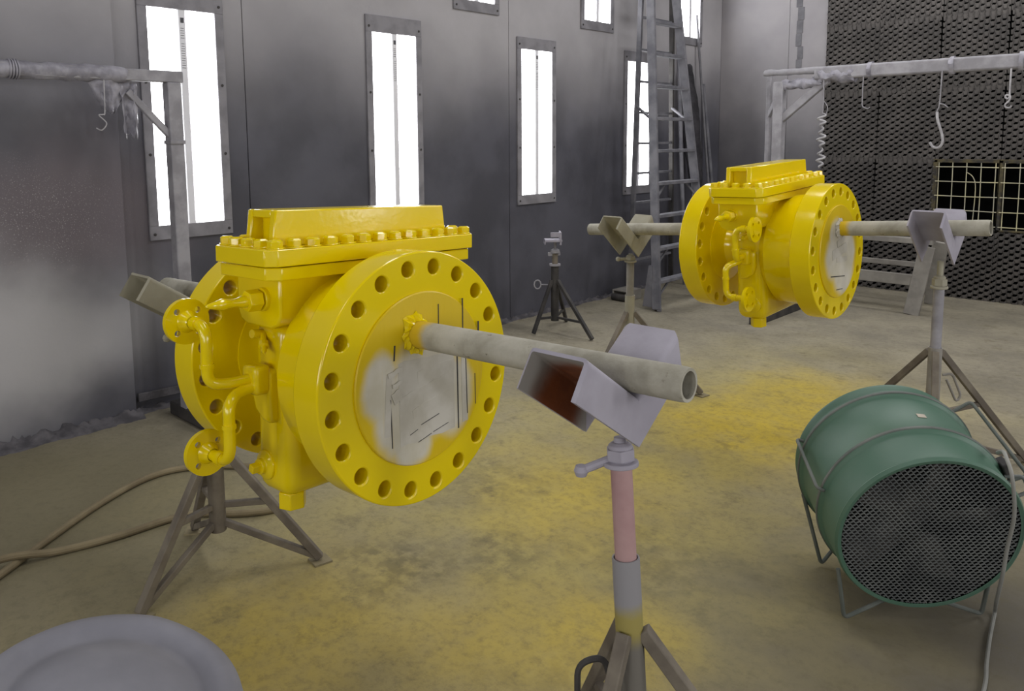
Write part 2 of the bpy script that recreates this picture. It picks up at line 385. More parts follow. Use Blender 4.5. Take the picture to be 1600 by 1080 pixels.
# crust of dried paint along the foot of the left wall
def crust(y0, y1, xw, wd, ht, seed):
    n = int((y1 - y0) / 0.022); m = MB(); k = 7; vs = []; fs = []
    for i in range(n + 1):
        y = y0 + (y1 - y0) * i / n
        for j in range(k):
            t = j / (k - 1)
            p = V3((y * 16, j * 1.3 + seed, seed)); nz = noise.noise(p) + 0.8 * noise.noise(p * 2.7)
            h = ht * (1 - t) ** 1.3 * (0.75 + 0.7 * nz); x = xw + wd * t * (1 + 0.35 * noise.noise(V3((y * 5, seed, 3))))
            vs.append((x + 0.012 * nz, y, max(h, -0.004) if j < k - 1 else -0.004))
    for i in range(n):
        for j in range(k - 1):
            a = i * k + j; fs.append((a, a + 1, a + k + 1, a + k))
    return m.add(vs, fs)
struct(crust(-1.0, 1.80, WX + 0.045, 0.10, 0.06, 1.0).build('baseboard_left', M['rubble'], angle=60))
struct(crust(1.80, 8.7, WX - 0.01, 0.07, 0.035, 5.0).build('baseboard_left', M['rubble'], angle=60))
struct(MB().beam((WX + 0.03, 1.80, 0.10), (WX + 0.03, 3.4, 0.075), 0.02, 0.05).build('trim_1', M['rubble'], bevel=0.004))

# ------------------------------------------------------------------ lit wall panels
lampset = {}
def wall_light(y0, z0, z1, label, top_ext=0.1, wd=0.412):
    o = thing('wall_light', label, 'light', (WX, y0, z0), 'lit panels in the left wall')
    h = z1 - z0; fr = 0.055
    m = MB()
    m.box((0, -fr, -0.085), (0.016, wd + fr, 0)); m.box((0, -fr, h), (0.016, wd + fr, h + top_ext))
    m.box((0, -fr, 0), (0.016, 0, h)); m.box((0, wd, 0), (0.016, wd + fr, h))
    m.build('frame', M['lampframe'], o, bevel=0.002, seg=1)
    scr = lampset.get('screw')
    for yy in (-fr / 2, wd + fr / 2):
        for zz in (-0.05, h * 0.33, h * 0.66, h + 0.04):
            X = Matrix.Translation((0.016, yy, zz))
            if scr is None:
                scr = MB().lathe([(0.009, 0), (0.0085, 0.004), (0.004, 0.006), (0, 0.006)], 8, ALONG_X).build('screw', M['dark'], o); lampset['screw'] = scr; scr.matrix_local = X
            else: twin(scr, o, X)
    c0, c1 = wd * 0.425, wd * 0.575
    for a, b in ((0.0, c0), (c1, wd)):
        d = MB().box((0.001, a, 0.0), (0.006, b, h)).build('diffuser', M['lens'], o, smooth=False)
    st = MB().prism([(c0, 0.002), (c1, 0.002), (c1 - 0.012, 0.012), (c0 + 0.012, 0.012)], 0, h, Matrix(((0, 1, 0, 0), (1, 0, 0, 0), (0, 0, 1, 0), (0, 0, 0, 1)))).build('centre_strip', M['strip'], o)
    m = MB(); cm = (c0 + c1) / 2
    m.box((0.0121, cm - 0.009, h - 0.075), (0.0127, cm + 0.012, h - 0.045))
    for k in range(16):
        ww = 0.013 * (0.7 + 0.3 * random.random()); zc = h - 0.105 - 0.014 * k - (0.02 if k > 4 else 0)
        m.box((0.0121, cm - ww, zc - 0.003), (0.0125, cm + ww, zc))
    m.build('printed_label', M['ink'], st, smooth=False)['kind'] = 'stuff'
    return o
names = ['tall lit wall panel farthest left, behind the hanging rack upright', 'tall lit wall panel right behind the near yellow valve',
         'tall lit wall panel between the near valve and the ladder', 'tall lit wall panel partly hidden behind the stepladder']
for i, n_ in enumerate(names): wall_light(1.99 + 1.605 * i, 1.10, 2.365, n_, 0.1 if i != 1 else 0.12)
names = ['upper lit wall panel cut by the top edge, second row farthest left', 'upper lit wall panel just left of the stepladder top', 'upper lit wall panel seen behind the stepladder top']
for i, n_ in enumerate(names): wall_light((4.46, 6.09, 7.80)[i], 2.70, 3.965, n_)

# ------------------------------------------------------------------ filter bank on the back wall
fb = thing('filter_bank', 'dark grey expanded paper filter wall behind the far valve', 'filter', (-3.43, WY, 0))
PW, PH = 0.562, 0.69
def expanded(wd, ht, cw, ch, strand, depth, taper=None):
    """expanded-sheet lattice of zigzag strands in (x,z), bonds horizontal"""
    m = MB(); rows = max(2, int(round(ht / ch))); cols = max(2, int(round(wd / cw))); cw = wd / cols; ch = ht / rows
    for r in range(rows + 1):
        z = r * ch; vs = []; fs = []
        for i in range(cols * 8 + 1):
            x = i * cw / 8; c = math.cos(math.pi * (i / 4 + (r % 2))); c = max(-1.0, min(1.0, 1.5 * c))
            zz = z + ch * 0.46 * c; yy = depth * 0.5 * c; wob = 0.002 * math.sin(x * 91 + r * 7.3)
            vs += [(x, yy - depth * 0.4, zz + strand / 2 + wob), (x, yy + depth * 0.4, zz - strand / 2 + wob)]
        n = len(vs) // 2
        for i in range(n - 1): fs.append((2 * i, 2 * i + 2, 2 * i + 3, 2 * i + 1))
        m.add(vs, fs)
    return m
proto = None
skip = {(2, 1), (3, 1)}
for c in range(9):
    for r in range(6):
        if (c, r) in skip: continue
        X = Matrix.Translation((c * PW, -0.03 - 0.008 * ((c * 5 + r * 3) % 3) / 2, r * PH - 0.02)) @ Matrix.Rotation(math.radians(0.5 * (((c * 7 + r * 11) % 5) - 2)), 4, 'Y')
        if proto is None:
            proto = expanded(PW - 0.006, PH - 0.006, 0.094, 0.030, 0.0375, 0.018).build('filter_panel', M['filter'], fb, smooth=False); proto.matrix_local = X
        else: twin(proto, fb, X)
# the two panels without paper: wire grids in a frame
for c in (2, 3):
    gx0, gx1, gz0, gz1 = c * PW + 0.03, (c + 1) * PW - 0.02, PH - 0.02 + 0.04, 2 * PH - 0.05
    m = MB()
    m.box((gx0 - 0.045, -0.05, gz0 - 0.03), (gx0 - 0.005, -0.005, gz1 + 0.03)); m.box((gx1 + 0.005, -0.05, gz0 - 0.03), (gx1 + 0.02, -0.005, gz1 + 0.03))
    m.box((gx0 - 0.045, -0.05, gz1), (gx1 + 0.02, -0.005, gz1 + 0.035)); m.box((gx0 - 0.045, -0.05, gz0 - 0.03), (gx1 + 0.02, -0.005, gz0 - 0.01))
    m.build('opening_frame', M['gridframe'], fb, bevel=0.004, seg=1)
    g_ = MB()
    for k in range(5):
        x = gx0 + (gx1 - gx0) * (k + 0.08) / 4.2; g_.tube([(x, -0.045, gz0 - 0.02), (x + 0.004 * math.sin(k * 3), -0.047, (gz0 + gz1) / 2), (x - 0.003, -0.045, gz1 + 0.01)], 0.0045, 6)
    for k in range(5):
        z = gz0 + (gz1 - gz0) * (k + 0.1) / 4.4; g_.tube([(gx0 - 0.02, -0.05, z), ((gx0 + gx1) / 2, -0.052, z + 0.004 * math.sin(k * 2)), (gx1 + 0.01, -0.05, z)], 0.0045, 6)
    g_.build('wire_grid', M['grid'], fb)
    MB().tube([(gx0 + 0.25, -0.035, gz1 - 0.09), (gx0 + 0.31, -0.04, gz1 - 0.14), (gx0 + 0.335, -0.04, gz1 - 0.26), (gx0 + 0.325, -0.04, gz0 + 0.02)], 0.004, 6, smooth=5).build('loose_wire', M['grid'], fb)

# ------------------------------------------------------------------ yellow valves
Y = M['yellow']
def hexpts(r, ph=0.0): return [(r * math.cos(math.pi / 3 * i + ph), r * math.sin(math.pi / 3 * i + ph)) for i in range(6)]
R0 = 0.343
def valve(X, label, vb0, vb1, mir, mask, strips, slits, pipe_yz):
    T = thing('pipeline_valve', label, 'valve', X)
    # bolted end flanges
    holes = [circle(0.3015 * math.cos(math.radians(9 + 18 * i)), 0.3015 * math.sin(math.radians(9 + 18 * i)), 0.0215, 20) for i in range(20)]
    outer = circle(0, 0, R0, 128); bore = circle(0, 0, 0.19, 48)
    for a, b in ((-0.1, 0.0), (-0.71, -0.605)):
        fo = MB().holed(outer, holes + [bore], a, b, ALONG_X).build('flange', Y, T, angle=40)
        bv = fo.modifiers.new('bevel', 'BEVEL'); bv.width = 0.004; bv.segments = 2; bv.limit_method = 'ANGLE'; bv.angle_limit = math.radians(60)
        if b == 0.0: front = fo
    rf = MB().lathe([(0, -0.02), (0.232, -0.02), (0.235, 0.004), (0.232, 0.007), (0, 0.007)], 96, ALONG_X).build('raised_face', mask, front, label='face masked with grey paper and yellow overspray')
    vs = []; fs = []; n = 34; rc = random.Random(11 if mir > 0 else 5); pk = 0.5
    for i in range(n):
        a = 2 * math.pi * i / n; k = rc.random(); side = 1.0 if math.cos(a) < 0.3 else 0.25
        k = (k + pk) / 2; pk = k; rr = 0.043 + (0.006 + 0.030 * k * k) * side; hh = 0.6 * rc.random() * side
        for r_, h_ in ((0.0372, 0.012 + 0.014 * hh), (0.5 * (0.038 + rr), 0.0085 + 0.010 * rc.random() * side), (rr, 0.0075 + 0.005 * (rc.random() - 0.3) * side)):
            vs.append((max(h_, 0.0074), pipe_yz[0] + r_ * math.cos(a), pipe_yz[1] + r_ * math.sin(a)))
    for i in range(n):
        j = (i + 1) % n
        for q in (0, 1): fs.append((3 * i + q, 3 * j + q, 3 * j + q + 1, 3 * i + q + 1))
    MB().add(vs, fs).build('torn_collar', Y if mir > 0 else M['paper'], front, smooth=False, label='torn masking paper round the pipe')
    for (y, z, wy, wz, ang, lift) in strips:
        Q = Matrix.Translation((0.0068 + lift, y, z)) @ Matrix.Rotation(math.radians(ang), 4, 'X') @ Matrix.Rotation(0.018 if wz < 0.1 else 0.0, 4, 'Y')
        n = 8; vs = []; fs = []
        for i in range(n + 1):
            yy = -wy / 2 + wy * i / n
            for zz in (-wz / 2, wz / 2):
                vs.append((0.0008 * noise.noise(V3((yy * 30, zz * 20 + y * 9, lift * 900))), yy, zz + 0.004 * noise.noise(V3((yy * 60, zz * 40, y)))))
        for i in range(n): fs.append((2 * i, 2 * i + 2, 2 * i + 3, 2 * i + 1))
        so = MB().add(vs, fs, Q).build('masking_strip', M['paper'], front, smooth=False); sm = so.modifiers.new('thick', 'SOLIDIFY'); sm.thickness = 0.001
    for (y, z, wy, wz, ang) in slits:
        MB().box((0.0060, y - wy / 2, z - wz / 2), (0.0078, y + wy / 2, z + wz / 2), Matrix.Translation((0, y, z)) @ Matrix.Rotation(math.radians(ang), 4, 'X') @ Matrix.Translation((0, -y, -z))).build('slit_shade', M['dark'], front, label='dark sliver for the shade in masking slits and creases')  # solid dark slivers, shade of slits and creases put into the colour
    fb_ = MB().lathe([(0, 0), (0.2, 0), (0.2, 0.003), (0, 0.003)], 48, Matrix.Translation((-0.7125, 0, 0)) @ ALONG_X).build('end_cover', M['paper'], T)
    # hubs between flanges and body
    MB().lathe([(0.300, -0.1), (0.292, -0.125), (0.286, -0.17), (0.282, -0.262), (0.25, -0.30)], 96, ALONG_X).build('hub', Y, T)
    MB().lathe([(0, -0.612), (0.196, -0.612), (0.196, -0.600), (0.15, -0.588), (0.118, -0.565), (0.11, -0.53), (0.11, -0.40)], 64, ALONG_X).build('hub', Y, T)
    # meter body and neck
    poly = [(-0.435, -0.25), (-0.275, -0.25), (-0.275, 0.25), (-0.435, 0.25)]
    MB().prism(poly, -0.345, 0.15).build('body', Y, T, bevel=0.045, seg=4)
    nk = [(-0.46, 0.278), (-0.25, 0.278), (-0.25, 0.175), (-0.265, 0.148), (-0.295, 0.136), (-0.415, 0.136), (-0.445, 0.148), (-0.46, 0.175)]
    MB().prism(nk, vb0 + 0.06, vb1 - 0.05, Matrix(((1, 0, 0, 0), (0, 0, 1, 0), (0, 1, 0, 0), (0, 0, 0, 1)))).build('neck', Y, T, bevel=0.006)
    # bonnet: two plates, bolts, ridge box
    def plate(u0, u1, v0, v1, z0, z1, ch, nm):
        MB().prism([(u0 + ch, v0), (u1 - ch, v0), (u1, v0 + ch), (u1, v1 - ch), (u1 - ch, v1), (u0 + ch, v1), (u0, v1 - ch), (u0, v0 + ch)], z0, z1).build(nm, Y, T, bevel=0.003)
    plate(-0.485, -0.205, vb0 + 0.008, vb1 - 0.008, 0.276, 0.3095, 0.03, 'lower_bonnet_plate')
    plate(-0.49, -0.20, vb0, vb1, 0.3125, 0.357, 0.025, 'bonnet_plate')
    bolt = None
    pos = []
    n = 13
    for i in range(n):
        v = vb0 + 0.035 + (vb1 - vb0 - 0.07) * i / (n - 1)
        pos += [(-0.228, v), (-0.462, v)]
    for v in (vb0 + 0.03, vb1 - 0.03): pos += [(-0.285, v), (-0.345, v), (-0.405, v)]
    for k, (u, v) in enumerate(pos):
        Q = Matrix.Translation((u, v, 0.357)) @ Matrix.Rotation(k * 0.7, 4, 'Z')
        if bolt is None:
            b = MB().lathe([(0, 0), (0.0225, 0), (0.0225, 0.004), (0, 0.004)], 16); b.prism(hexpts(0.0205), 0.003, 0.021); b.lathe([(0.019, 0.021), (0.013, 0.0245), (0, 0.0245)], 6)
            bolt = b.build('bonnet_bolt', Y, T, bevel=0.0015, seg=1); bolt.matrix_local = Q
        else: twin(bolt, T, Q)
    v0, v1 = vb0 + 0.075, vb1 - 0.075; m = MB()
    SW = Matrix(((0, 0, 1, 0), (1, 0, 0, 0), (0, 1, 0, 0), (0, 0, 0, 1)))      # (v,w,h)->(h,v,w)
    trap = [(v0 - 0.012, 0.357), (v1 + 0.012, 0.357), (v1, 0.449), (v0, 0.455)]
    m.prism(trap, -0.308, -0.282, SW); m.prism(trap, -0.418, -0.395, SW)
    m.prism([(v0, 0.433), (v1, 0.428), (v1, 0.449), (v0, 0.455)], -0.396, -0.307, SW)
    m.prism([(v0 + 0.03, 0.357), (v1 - 0.03, 0.357), (v1 - 0.03, 0.44), (v0 + 0.03, 0.44)], -0.396, -0.307, SW)
    m.build('ridge_box', Y, T, bevel=0.004)
    # fittings on the end of the body
    e = vb0 + 0.06
    u0 = -0.355
    def U(u): return u0 + mir * (u - u0)
    m = MB(); Q = onto((0, -1, 0), (U(-0.325), e, 0.215))
    m.lathe([(0, -0.01), (0.032, -0.01), (0.032, 0.012), (0, 0.012)], 20, Q); m.prism(hexpts(0.030), 0.016, 0.055, Q)
    m.lathe([(0.016, 0.05), (0.016, 0.068), (0.011, 0.085), (0.013, 0.11), (0.016, 0.125), (0.011, 0.142), (0.005, 0.165), (0, 0.17)], 14, Q)
    m.build('bleed_valve', Y, T, bevel=0.002)
    m = MB(); Q = onto((mir * 0.5, -0.3, -0.35), (U(-0.355), -0.262, 0.098))
    m.lathe([(0, -0.02), (0.009, -0.02), (0.009, 0.012), (0.014, 0.014), (0.014, 0.028), (0.008, 0.031), (0.008, 0.045), (0.003, 0.056), (0, 0.056)], 10, Q)
    m.cyl((U(-0.38), -0.25, 0.11), (U(-0.375), -0.285, 0.115), 0.012)
    m.build('needle_valve', Y, T)
    pd = [(-0.40, 0.02), (-0.315, 0.02), (-0.31, -0.13), (-0.35, -0.125), (-0.385, -0.10), (-0.40, -0.06)]
    MB().prism([(U(a), b) for a, b in pd], 0.24, 0.277, Matrix(((1, 0, 0, 0), (0, 0, -1, 0), (0, 1, 0, 0), (0, 0, 0, 1)))).build('tap_pad', Y, T, bevel=0.012, seg=3)
    MB().box((min(U(-0.385), U(-0.315)), -0.315, -0.045), (max(U(-0.385), U(-0.315)), -0.265, 0.035)).build('tap_block', Y, T, bevel=0.012, seg=3)
    # pressure taps: two bent pipes, each with a small flange
    tf_h = [circle(0.041 * math.cos(math.radians(45 + 90 * i)), 0.041 * math.sin(math.radians(45 + 90 * i)), 0.0085, 12) for i in range(4)]
    for a, bz, uf, uw, vv, zf, first in ((-0.352, 0.0, -0.475, -0.372, -0.42, 0.157, True), (-0.34, -0.022, -0.425, -0.305, -0.40, -0.198, False)):
        path = [(U(a), -0.29, bz), (U(a), -0.35, bz - 0.004), (U(uw), vv, bz + (0.0 if first else -0.02)), (U(uw), vv, zf), (U(uf), vv, zf)]
        TP = MB().tube(fillet(path, 0.045, 7), 0.0155, 14).build('tap_pipe', Y, T)
        q = V3((U(uw), vv, zf)); d = V3((-mir, 0, 0))
        MB().cyl(q + d * 0.035, q + d * 0.06, 0.019, seg=16).build('collar', Y, TP)
        MB().cyl((U(uw), vv, bz + (0.045 if first else -0.075)), (U(uw), vv, bz + (0.056 if first else -0.086)), 0.0185, seg=16).build('weld_ring', Y, TP)
        F = onto((-mir, 0, 0), (U(uf), vv, zf), (0, 1, 0))
        fl = MB().holed(circle(0, 0, 0.062, 40), tf_h, -0.008, 0.008, F); fl.lathe([(0.03, -0.008), (0.022, -0.022), (0.017, -0.034)], 20, F); fl.lathe([(0.031, 0.008), (0.031, 0.011), (0, 0.011)], 24, F)
        fl.build('tap_flange', Y, TP, angle=40)
    # plugs
    Q = onto((0, -1, 0), (U(-0.375), -0.25, -0.262)); m = MB()
    m.lathe([(0, -0.01), (0.042, -0.01), (0.042, 0.006), (0.030, 0.012), (0.022, 0.014), (0.022, 0.026), (0, 0.026)], 24, Q); m.box((-0.011, -0.011, 0.02), (0.011, 0.011, 0.05), Q @ Matrix.Rotation(0.5, 4, 'Z'))
    m.build('body_plug', Y, T, bevel=0.002)
    m = MB(); m.prism(hexpts(0.040, 0.3), -0.388, -0.34, Matrix.Translation((-0.335, -0.195, 0))); m.build('drain_plug', Y, T, bevel=0.003)
    return T
def frame(c, u, v):
    u = V3(u).normalized(); v = V3(v); v = (v - u * v.dot(u)).normalized(); w_ = u.cross(v)
    return Matrix(((u.x, v.x, w_.x, c[0]), (u.y, v.y, w_.y, c[1]), (u.z, v.z, w_.z, c[2]), (0, 0, 0, 1)))
XA = frame((-1.590, 1.366, 0.955), (0.999, 0.038, 0.028), (-0.037, 0.999, -0.036))
XB = frame((-1.497, 4.054, 1.018), (1.000, -0.012, 0.029), (0.010, 0.999, 0.049))
stripsA = [(0.012, -0.055, 0.205, 0.225, 1, 0.0006), (0.045, 0.012, 0.14, 0.034, 5, 0.0012), (-0.005, -0.035, 0.17, 0.03, 11, 0.0016), (0.03, -0.075, 0.15, 0.026, 12, 0.0014),
           (0.155, -0.03, 0.022, 0.25, 1, 0.001), (-0.128, -0.05, 0.02, 0.16, -3, 0.001), (-0.105, 0.035, 0.05, 0.012, 16, 0.004), (-0.098, 0.003, 0.035, 0.010, 10, 0.005), (-0.10, -0.03, 0.03, 0.03, 25, 0.003)]
slitsA = [(0.128, -0.045, 0.0045, 0.25, 1), (0.163, -0.03, 0.0035, 0.21, 2), (-0.118, -0.1, 0.003, 0.13, 2), (0.055, 0.165, 0.003, 0.06, 0), (0.15, 0.155, 0.004, 0.09, 0), (0.215, 0.10, 0.0055, 0.05, 0), (-0.105, 0.085, 0.005, 0.04, -4), (0.20, -0.07, 0.0025, 0.09, 1),
          (0.02, -0.118, 0.07, 0.0022, 13), (-0.04, -0.14, 0.03, 0.002, 18), (0.06, -0.15, 0.06, 0.002, 12), (0.0, -0.165, 0.05, 0.002, 15)]
valve(XA, 'large yellow flanged valve nearest the camera, hung on a pipe', -0.335, 0.435, 1, M['mask_a'], stripsA, slitsA, (-0.023, 0.1235))
stripsB = [(0.0, 0.0, 0.18, 0.05, 6, 0.002), (0.03, -0.045, 0.13, 0.03, -6, 0.002), (0.02, 0.05, 0.10, 0.03, 14, 0.003)]
slitsB = [(-0.02, -0.125, 0.18, 0.005, -8), (0.0, -0.195, 0.08, 0.004, -6)]
valve(XB, 'large yellow flanged valve farther back, hung on a pipe near the ladder', -0.42, 0.36, -1, M['mask_b'], stripsB, slitsB, (0.010, 0.1155))

# pipes through the valves
def bar(X, x0, x1, r, slope, label, v, w0):
    Q = X @ Matrix.Translation((0, v, w0)) @ Matrix.Rotation(-slope, 4, 'Y')
    m = MB().lathe([(r - 0.007, x0), (r, x0), (r, x1 - 0.012), (r - 0.0015, x1), (r - 0.008, x1), (r - 0.008, x0)], 40, ALONG_X, closed=True)
    o = m.build('support_pipe', M['pipe_a']); o.matrix_world = Q
    return tag(o, label, 'pipe'), Q
_, PA = bar(XA, -1.40, 0.805, 0.0365, 0.0, 'dusty grey steel pipe carrying the near yellow valve', -0.023, 0.1235)
_, PB = bar(XB, -1.575, 0.67, 0.0365, 0.048, 'dusty grey steel pipe carrying the far yellow valve', 0.010, 0.115)

# ------------------------------------------------------------------ pipe stands
def saddle(parent, P, u, W, a, L, mats, rust, flip=1):
    """V saddle of two channel arms; P = pipe frame (x along pipe), apex below the pipe; coords relative to parent"""
    t = 0.008; D = 0.088; ca, sa = math.cos(a), math.sin(a)
    dz = -0.0365 / ca - 0.003
    inv = parent.matrix_world.inverted()
    o = P @ V3((u, 0, 0)); ax = (P.to_3x3() @ V3((1, 0, 0))); ax.z = 0; ax.normalize(); lat = V3((0, 0, 1)).cross(ax)
    Q0 = inv @ Matrix(((ax.x, lat.x, 0, o.x), (ax.y, lat.y, 0, o.y), (0, 0, 1, o.z + dz), (0, 0, 0, 1)))
    for sgn in (-1, 1):
        S_ = Q0 @ Matrix.Scale(sgn, 4, (0, 1, 0))
        m = MB(); N = (sa, -ca); h = W / 2; R1 = 0.014
        def pt(l, n): return (l * ca + n * N[0], l * sa + n * N[1])
        ch = 0.04 if sgn > 0 else 0.006; cut = 0.03 if sgn > 0 else 0.0
        def prof_(o_, r):
            hh = h - o_; q = [(-hh, D)]
            q += [(-hh + r - r * math.cos(k * math.pi / 10), o_ + r - r * math.sin(k * math.pi / 10)) for k in range(6)]
            return q + [(-x, n) for x, n in reversed(q)]
        out_, in_ = prof_(0, R1), prof_(t, R1 - t)
        def end(x, n): return L - max(0.0, abs(x) - (h - ch)) * 0.9 - cut * n / D
        def start(n): return -n * sa / ca
        n_ = len(out_); A0 = [(x,) + pt(start(n), n) for x, n in out_]; A1 = [(x,) + pt(end(x, n), n) for x, n in out_]
        B0 = [(x,) + pt(start(n), n) for x, n in in_]; B1 = [(x,) + pt(end(x, n), n) for x, n in in_]
        V_ = A0 + A1 + B0 + B1
        fo_ = [(i, i + 1, n_ + i + 1, n_ + i) for i in range(n_ - 1)]
        fi_ = [(2 * n_ + i, 3 * n_ + i, 3 * n_ + i + 1, 2 * n_ + i + 1) for i in range(n_ - 1)]
        fe_ = [(n_ + i, n_ + i + 1, 3 * n_ + i + 1, 3 * n_ + i) for i in range(n_ - 1)] + [(i, 2 * n_ + i, 2 * n_ + i + 1, i + 1) for i in range(n_ - 1)]
        fe_ += [(0, n_, 3 * n_, 2 * n_), (n_ - 1, 3 * n_ - 1, 4 * n_ - 1, 2 * n_ - 1)]
        m.add(V_, fo_ + fe_ + fi_, S_, 0)
        if rust and sgn < 0: m.mi = [0] * len(fo_ + fe_) + [1] * len(fi_)
        m.build('saddle_arm', mats, parent, angle=50, label=('channel arm with bare rusty inside' if rust and sgn < 0 else None))
    return o.z + dz - 0.088 / ca
def stand(label, top, base, feet, P, u, head_a, zs, mats, L=0.225, rust=False, handle=None, junction=None, W=0.145, group='pipe stands holding the valves', low=0.13):
    """top/base: points on post axis; zs: heights (stem_top, collar_top, collar_bot, tube_rim)"""
    T = thing('pipe_stand', label, 'stand', (base[0], base[1], 0), group)
    bpy.context.view_layer.update()
    B = V3((base[0], base[1], 0)); tp = V3(top); bs = V3(base); ax = (tp - bs)
    def at(z): return bs + ax * ((z - bs.z) / ax.z) - B
    zl = saddle(T, P, u, W, head_a, L, [mats['head'], M['rusty']], rust)
    MB().cyl(at(zs[1] - 0.03), at(zl + 0.012), 0.013, seg=12).build('screw_stem', mats['collar'], T)
    Q = onto(ax, at(zs[2])); h = zs[1] - zs[2]; m = MB()
    m.lathe([(0.012, 0), (0.038, 0), (0.038, 0.010), (0.026, 0.013), (0.026, h - 0.006), (0.018, h), (0.012, h)], 24, Q)
    m.prism(hexpts(0.033, 0.4), 0.014, h * 0.75, Q)
    m.build('screw_collar', mats['collar'], T, bevel=0.002)
    if handle:
        d = V3(handle); p = at(zs[2] + h * 0.45); m = MB().tube([p + d.normalized() * 0.02, p + d * 0.95], 0.0095, 10)
        m.lathe([(0, -0.016), (0.012, -0.011), (0.016, 0), (0.012, 0.011), (0, 0.016)], 12, Matrix.Translation(p + d)); m.build('handle', mats['collar'], T)
    MB().cyl(at(zs[3] - 0.15), at(zs[2] + 0.002), 0.0235, seg=24).build('inner_post', mats['inner'], T)
    zb = low; Q = onto(ax, at(zb)); H = (at(zs[3]) - at(zb)).length
    MB().lathe([(0.0, 0), (0.030, 0), (0.030, H), (0.0262, H), (0.0262, H - 0.14), (0, H - 0.14)], 28, Q).build('outer_post', mats['outer'], T)
    zj = junction or 0.5
    for i, (fx, fy) in enumerate(feet):
        F = V3((fx, fy, 0)) - B; out = V3((F.x, F.y, 0)); out -= V3((at(zj).x, at(zj).y, 0)); out.normalize()
        f0 = F + V3((0, 0, 0.016)); j = at(zj) + out * 0.028
        leg = MB().beam(j + V3((0, 0, 0.01)), f0, 0.03, 0.03).build('leg', mats['leg'], T, bevel=0.003)
        MB().box((-0.035, -0.035, 0), (0.035, 0.035, 0.007), Matrix.Translation(F) @ Matrix.Rotation(i * 1.1 + 0.3, 4, 'Z')).build('foot_plate', M['plate'], leg)
        lo = at(zb + 0.03) + out * 0.022
        MB().beam(lo, f0 - out * 0.012 + V3((0, 0, 0.008)), 0.024, 0.024).build('brace', mats['leg'], T, bevel=0.003)
        mid = j.lerp(f0, 0.46); MB().beam(at(zb + (zj - zb) * 0.32) + out * 0.022, mid, 0.022, 0.022).build('strut', mats['leg'], T, bevel=0.003)
    return T
RV = V3((0.7241, 0.6896, 0)); AW = V3((-0.69, 0.7238, 0))
def ring(c, r, angs): return [tuple((V3((c[0], c[1], 0)) + RV * r * math.cos(math.radians(a)) + AW * r * math.sin(math.radians(a)))[:2]) for a in angs]
front_m = dict(head=M['primer'], collar=M['primer'], inner=M['pink'], outer=M['spraypost'], leg=M['leg'])
dull_m = dict(head=M['primer_dull'], collar=M['primer_dull'], inner=M['post'], outer=M['leg'], leg=M['leg'])
r_m = dict(head=M['primer'], collar=M['primer_dull'], inner=M['rack'], outer=M['post'], leg=M['leg'])
a34 = math.radians(34)
t1 = stand('grey V-head pipe stand in front, with pinkish post and rusty saddle inside', (-0.945, 1.367, 0.93), (-0.868, 1.342, 0.12), ring((-0.860, 1.340), 0.40, (-128, -12, 108)), PA, 0.62, a34,
      (0.95, 0.945, 0.893, 0.694), front_m, rust=True, handle=(-0.062, -0.058, -0.035), junction=0.53)
hk = MB().tube(fillet([(-0.105, -0.085, 0.33), (-0.105, -0.085, 0.475), (-0.065, -0.045, 0.49), (-0.055, -0.035, 0.44)], 0.03, 5), 0.007, 8).build('hook', M['dark'], t1)
t2 = stand('V-head pipe stand behind the near valve, its head at the left of the flange', (-2.665, 1.288, 0.90), (-2.69, 1.300, 0.16), [(-2.607, 0.969), (-2.47, 1.592), (-3.05, 1.373)], PA, -1.14, a34,
      (0.95, 0.92, 0.87, 0.66), dict(dull_m, head=M['primer_dull']), junction=0.47, low=0.16, handle=(-0.085, -0.11, 0.01), L=0.26)
t3 = stand('V-head pipe stand right of the far valve, behind the green fan', (-1.03, 4.066, 0.95), (-1.036, 4.088, 0.12), ring((-1.036, 4.088), 0.50, (4, 124, 244)), PB, 0.46, math.radians(40),
      (0.96, 0.945, 0.885, 0.60), r_m, junction=0.57)
MB().tube(fillet([(0.03, 0.03, 0.46), (0.065, 0.055, 0.47), (0.10, 0.085, 0.36), (0.085, 0.07, 0.33), (0.045, 0.04, 0.44)], 0.02, 4), 0.006, 8).build('hook', M['post'], t3)
t4 = stand('V-head pipe stand left of the far valve, in front of the stepladder', (-2.765, 4.086, 0.88), (-2.783, 4.108, 0.12), ring((-2.783, 4.108), 0.45, (-135, -15, 105)), PB, -1.275, math.radians(40),
      (0.9, 0.875, 0.83, 0.62), dict(dull_m, inner=M['post'], outer=M['primer_dull']), junction=0.5, handle=(-0.05, -0.06, 0.0))

# lone jack stand by the wall
J = thing('jack_stand', 'empty grey jack stand with small cradle, standing by the left wall', 'stand', (-4.10, 4.97, 0))
MB().cyl((0, 0, 0.10), (0, 0, 0.56), 0.032, seg=20).build('outer_post', M['dark'], J)
MB().cyl((0, 0, 0.5), (0, 0, 0.66), 0.024, seg=16).build('inner_post', M['leg'], J)
MB().cyl((0, 0, 0.6), (0, 0, 0.76), 0.012, seg=10).build('screw_stem', M['rack'], J)
m = MB().lathe([(0.02, 0.56), (0.046, 0.56), (0.046, 0.575), (0.02, 0.575)], 20); m.build('post_collar', M['rack'], J)
m = MB().lathe([(0.01, 0.665), (0.038, 0.665), (0.038, 0.69), (0.02, 0.70), (0.01, 0.70)], 20); m.beam((-0.04, -0.04, 0.655), (0.03, 0.03, 0.66), 0.02, 0.03); m.build('screw_collar', M['rack'], J, bevel=0.002)
Qh = Matrix(((0.724, -0.69, 0, 0), (0.69, 0.724, 0, 0), (0, 0, 1, 0), (0, 0, 0, 1)))
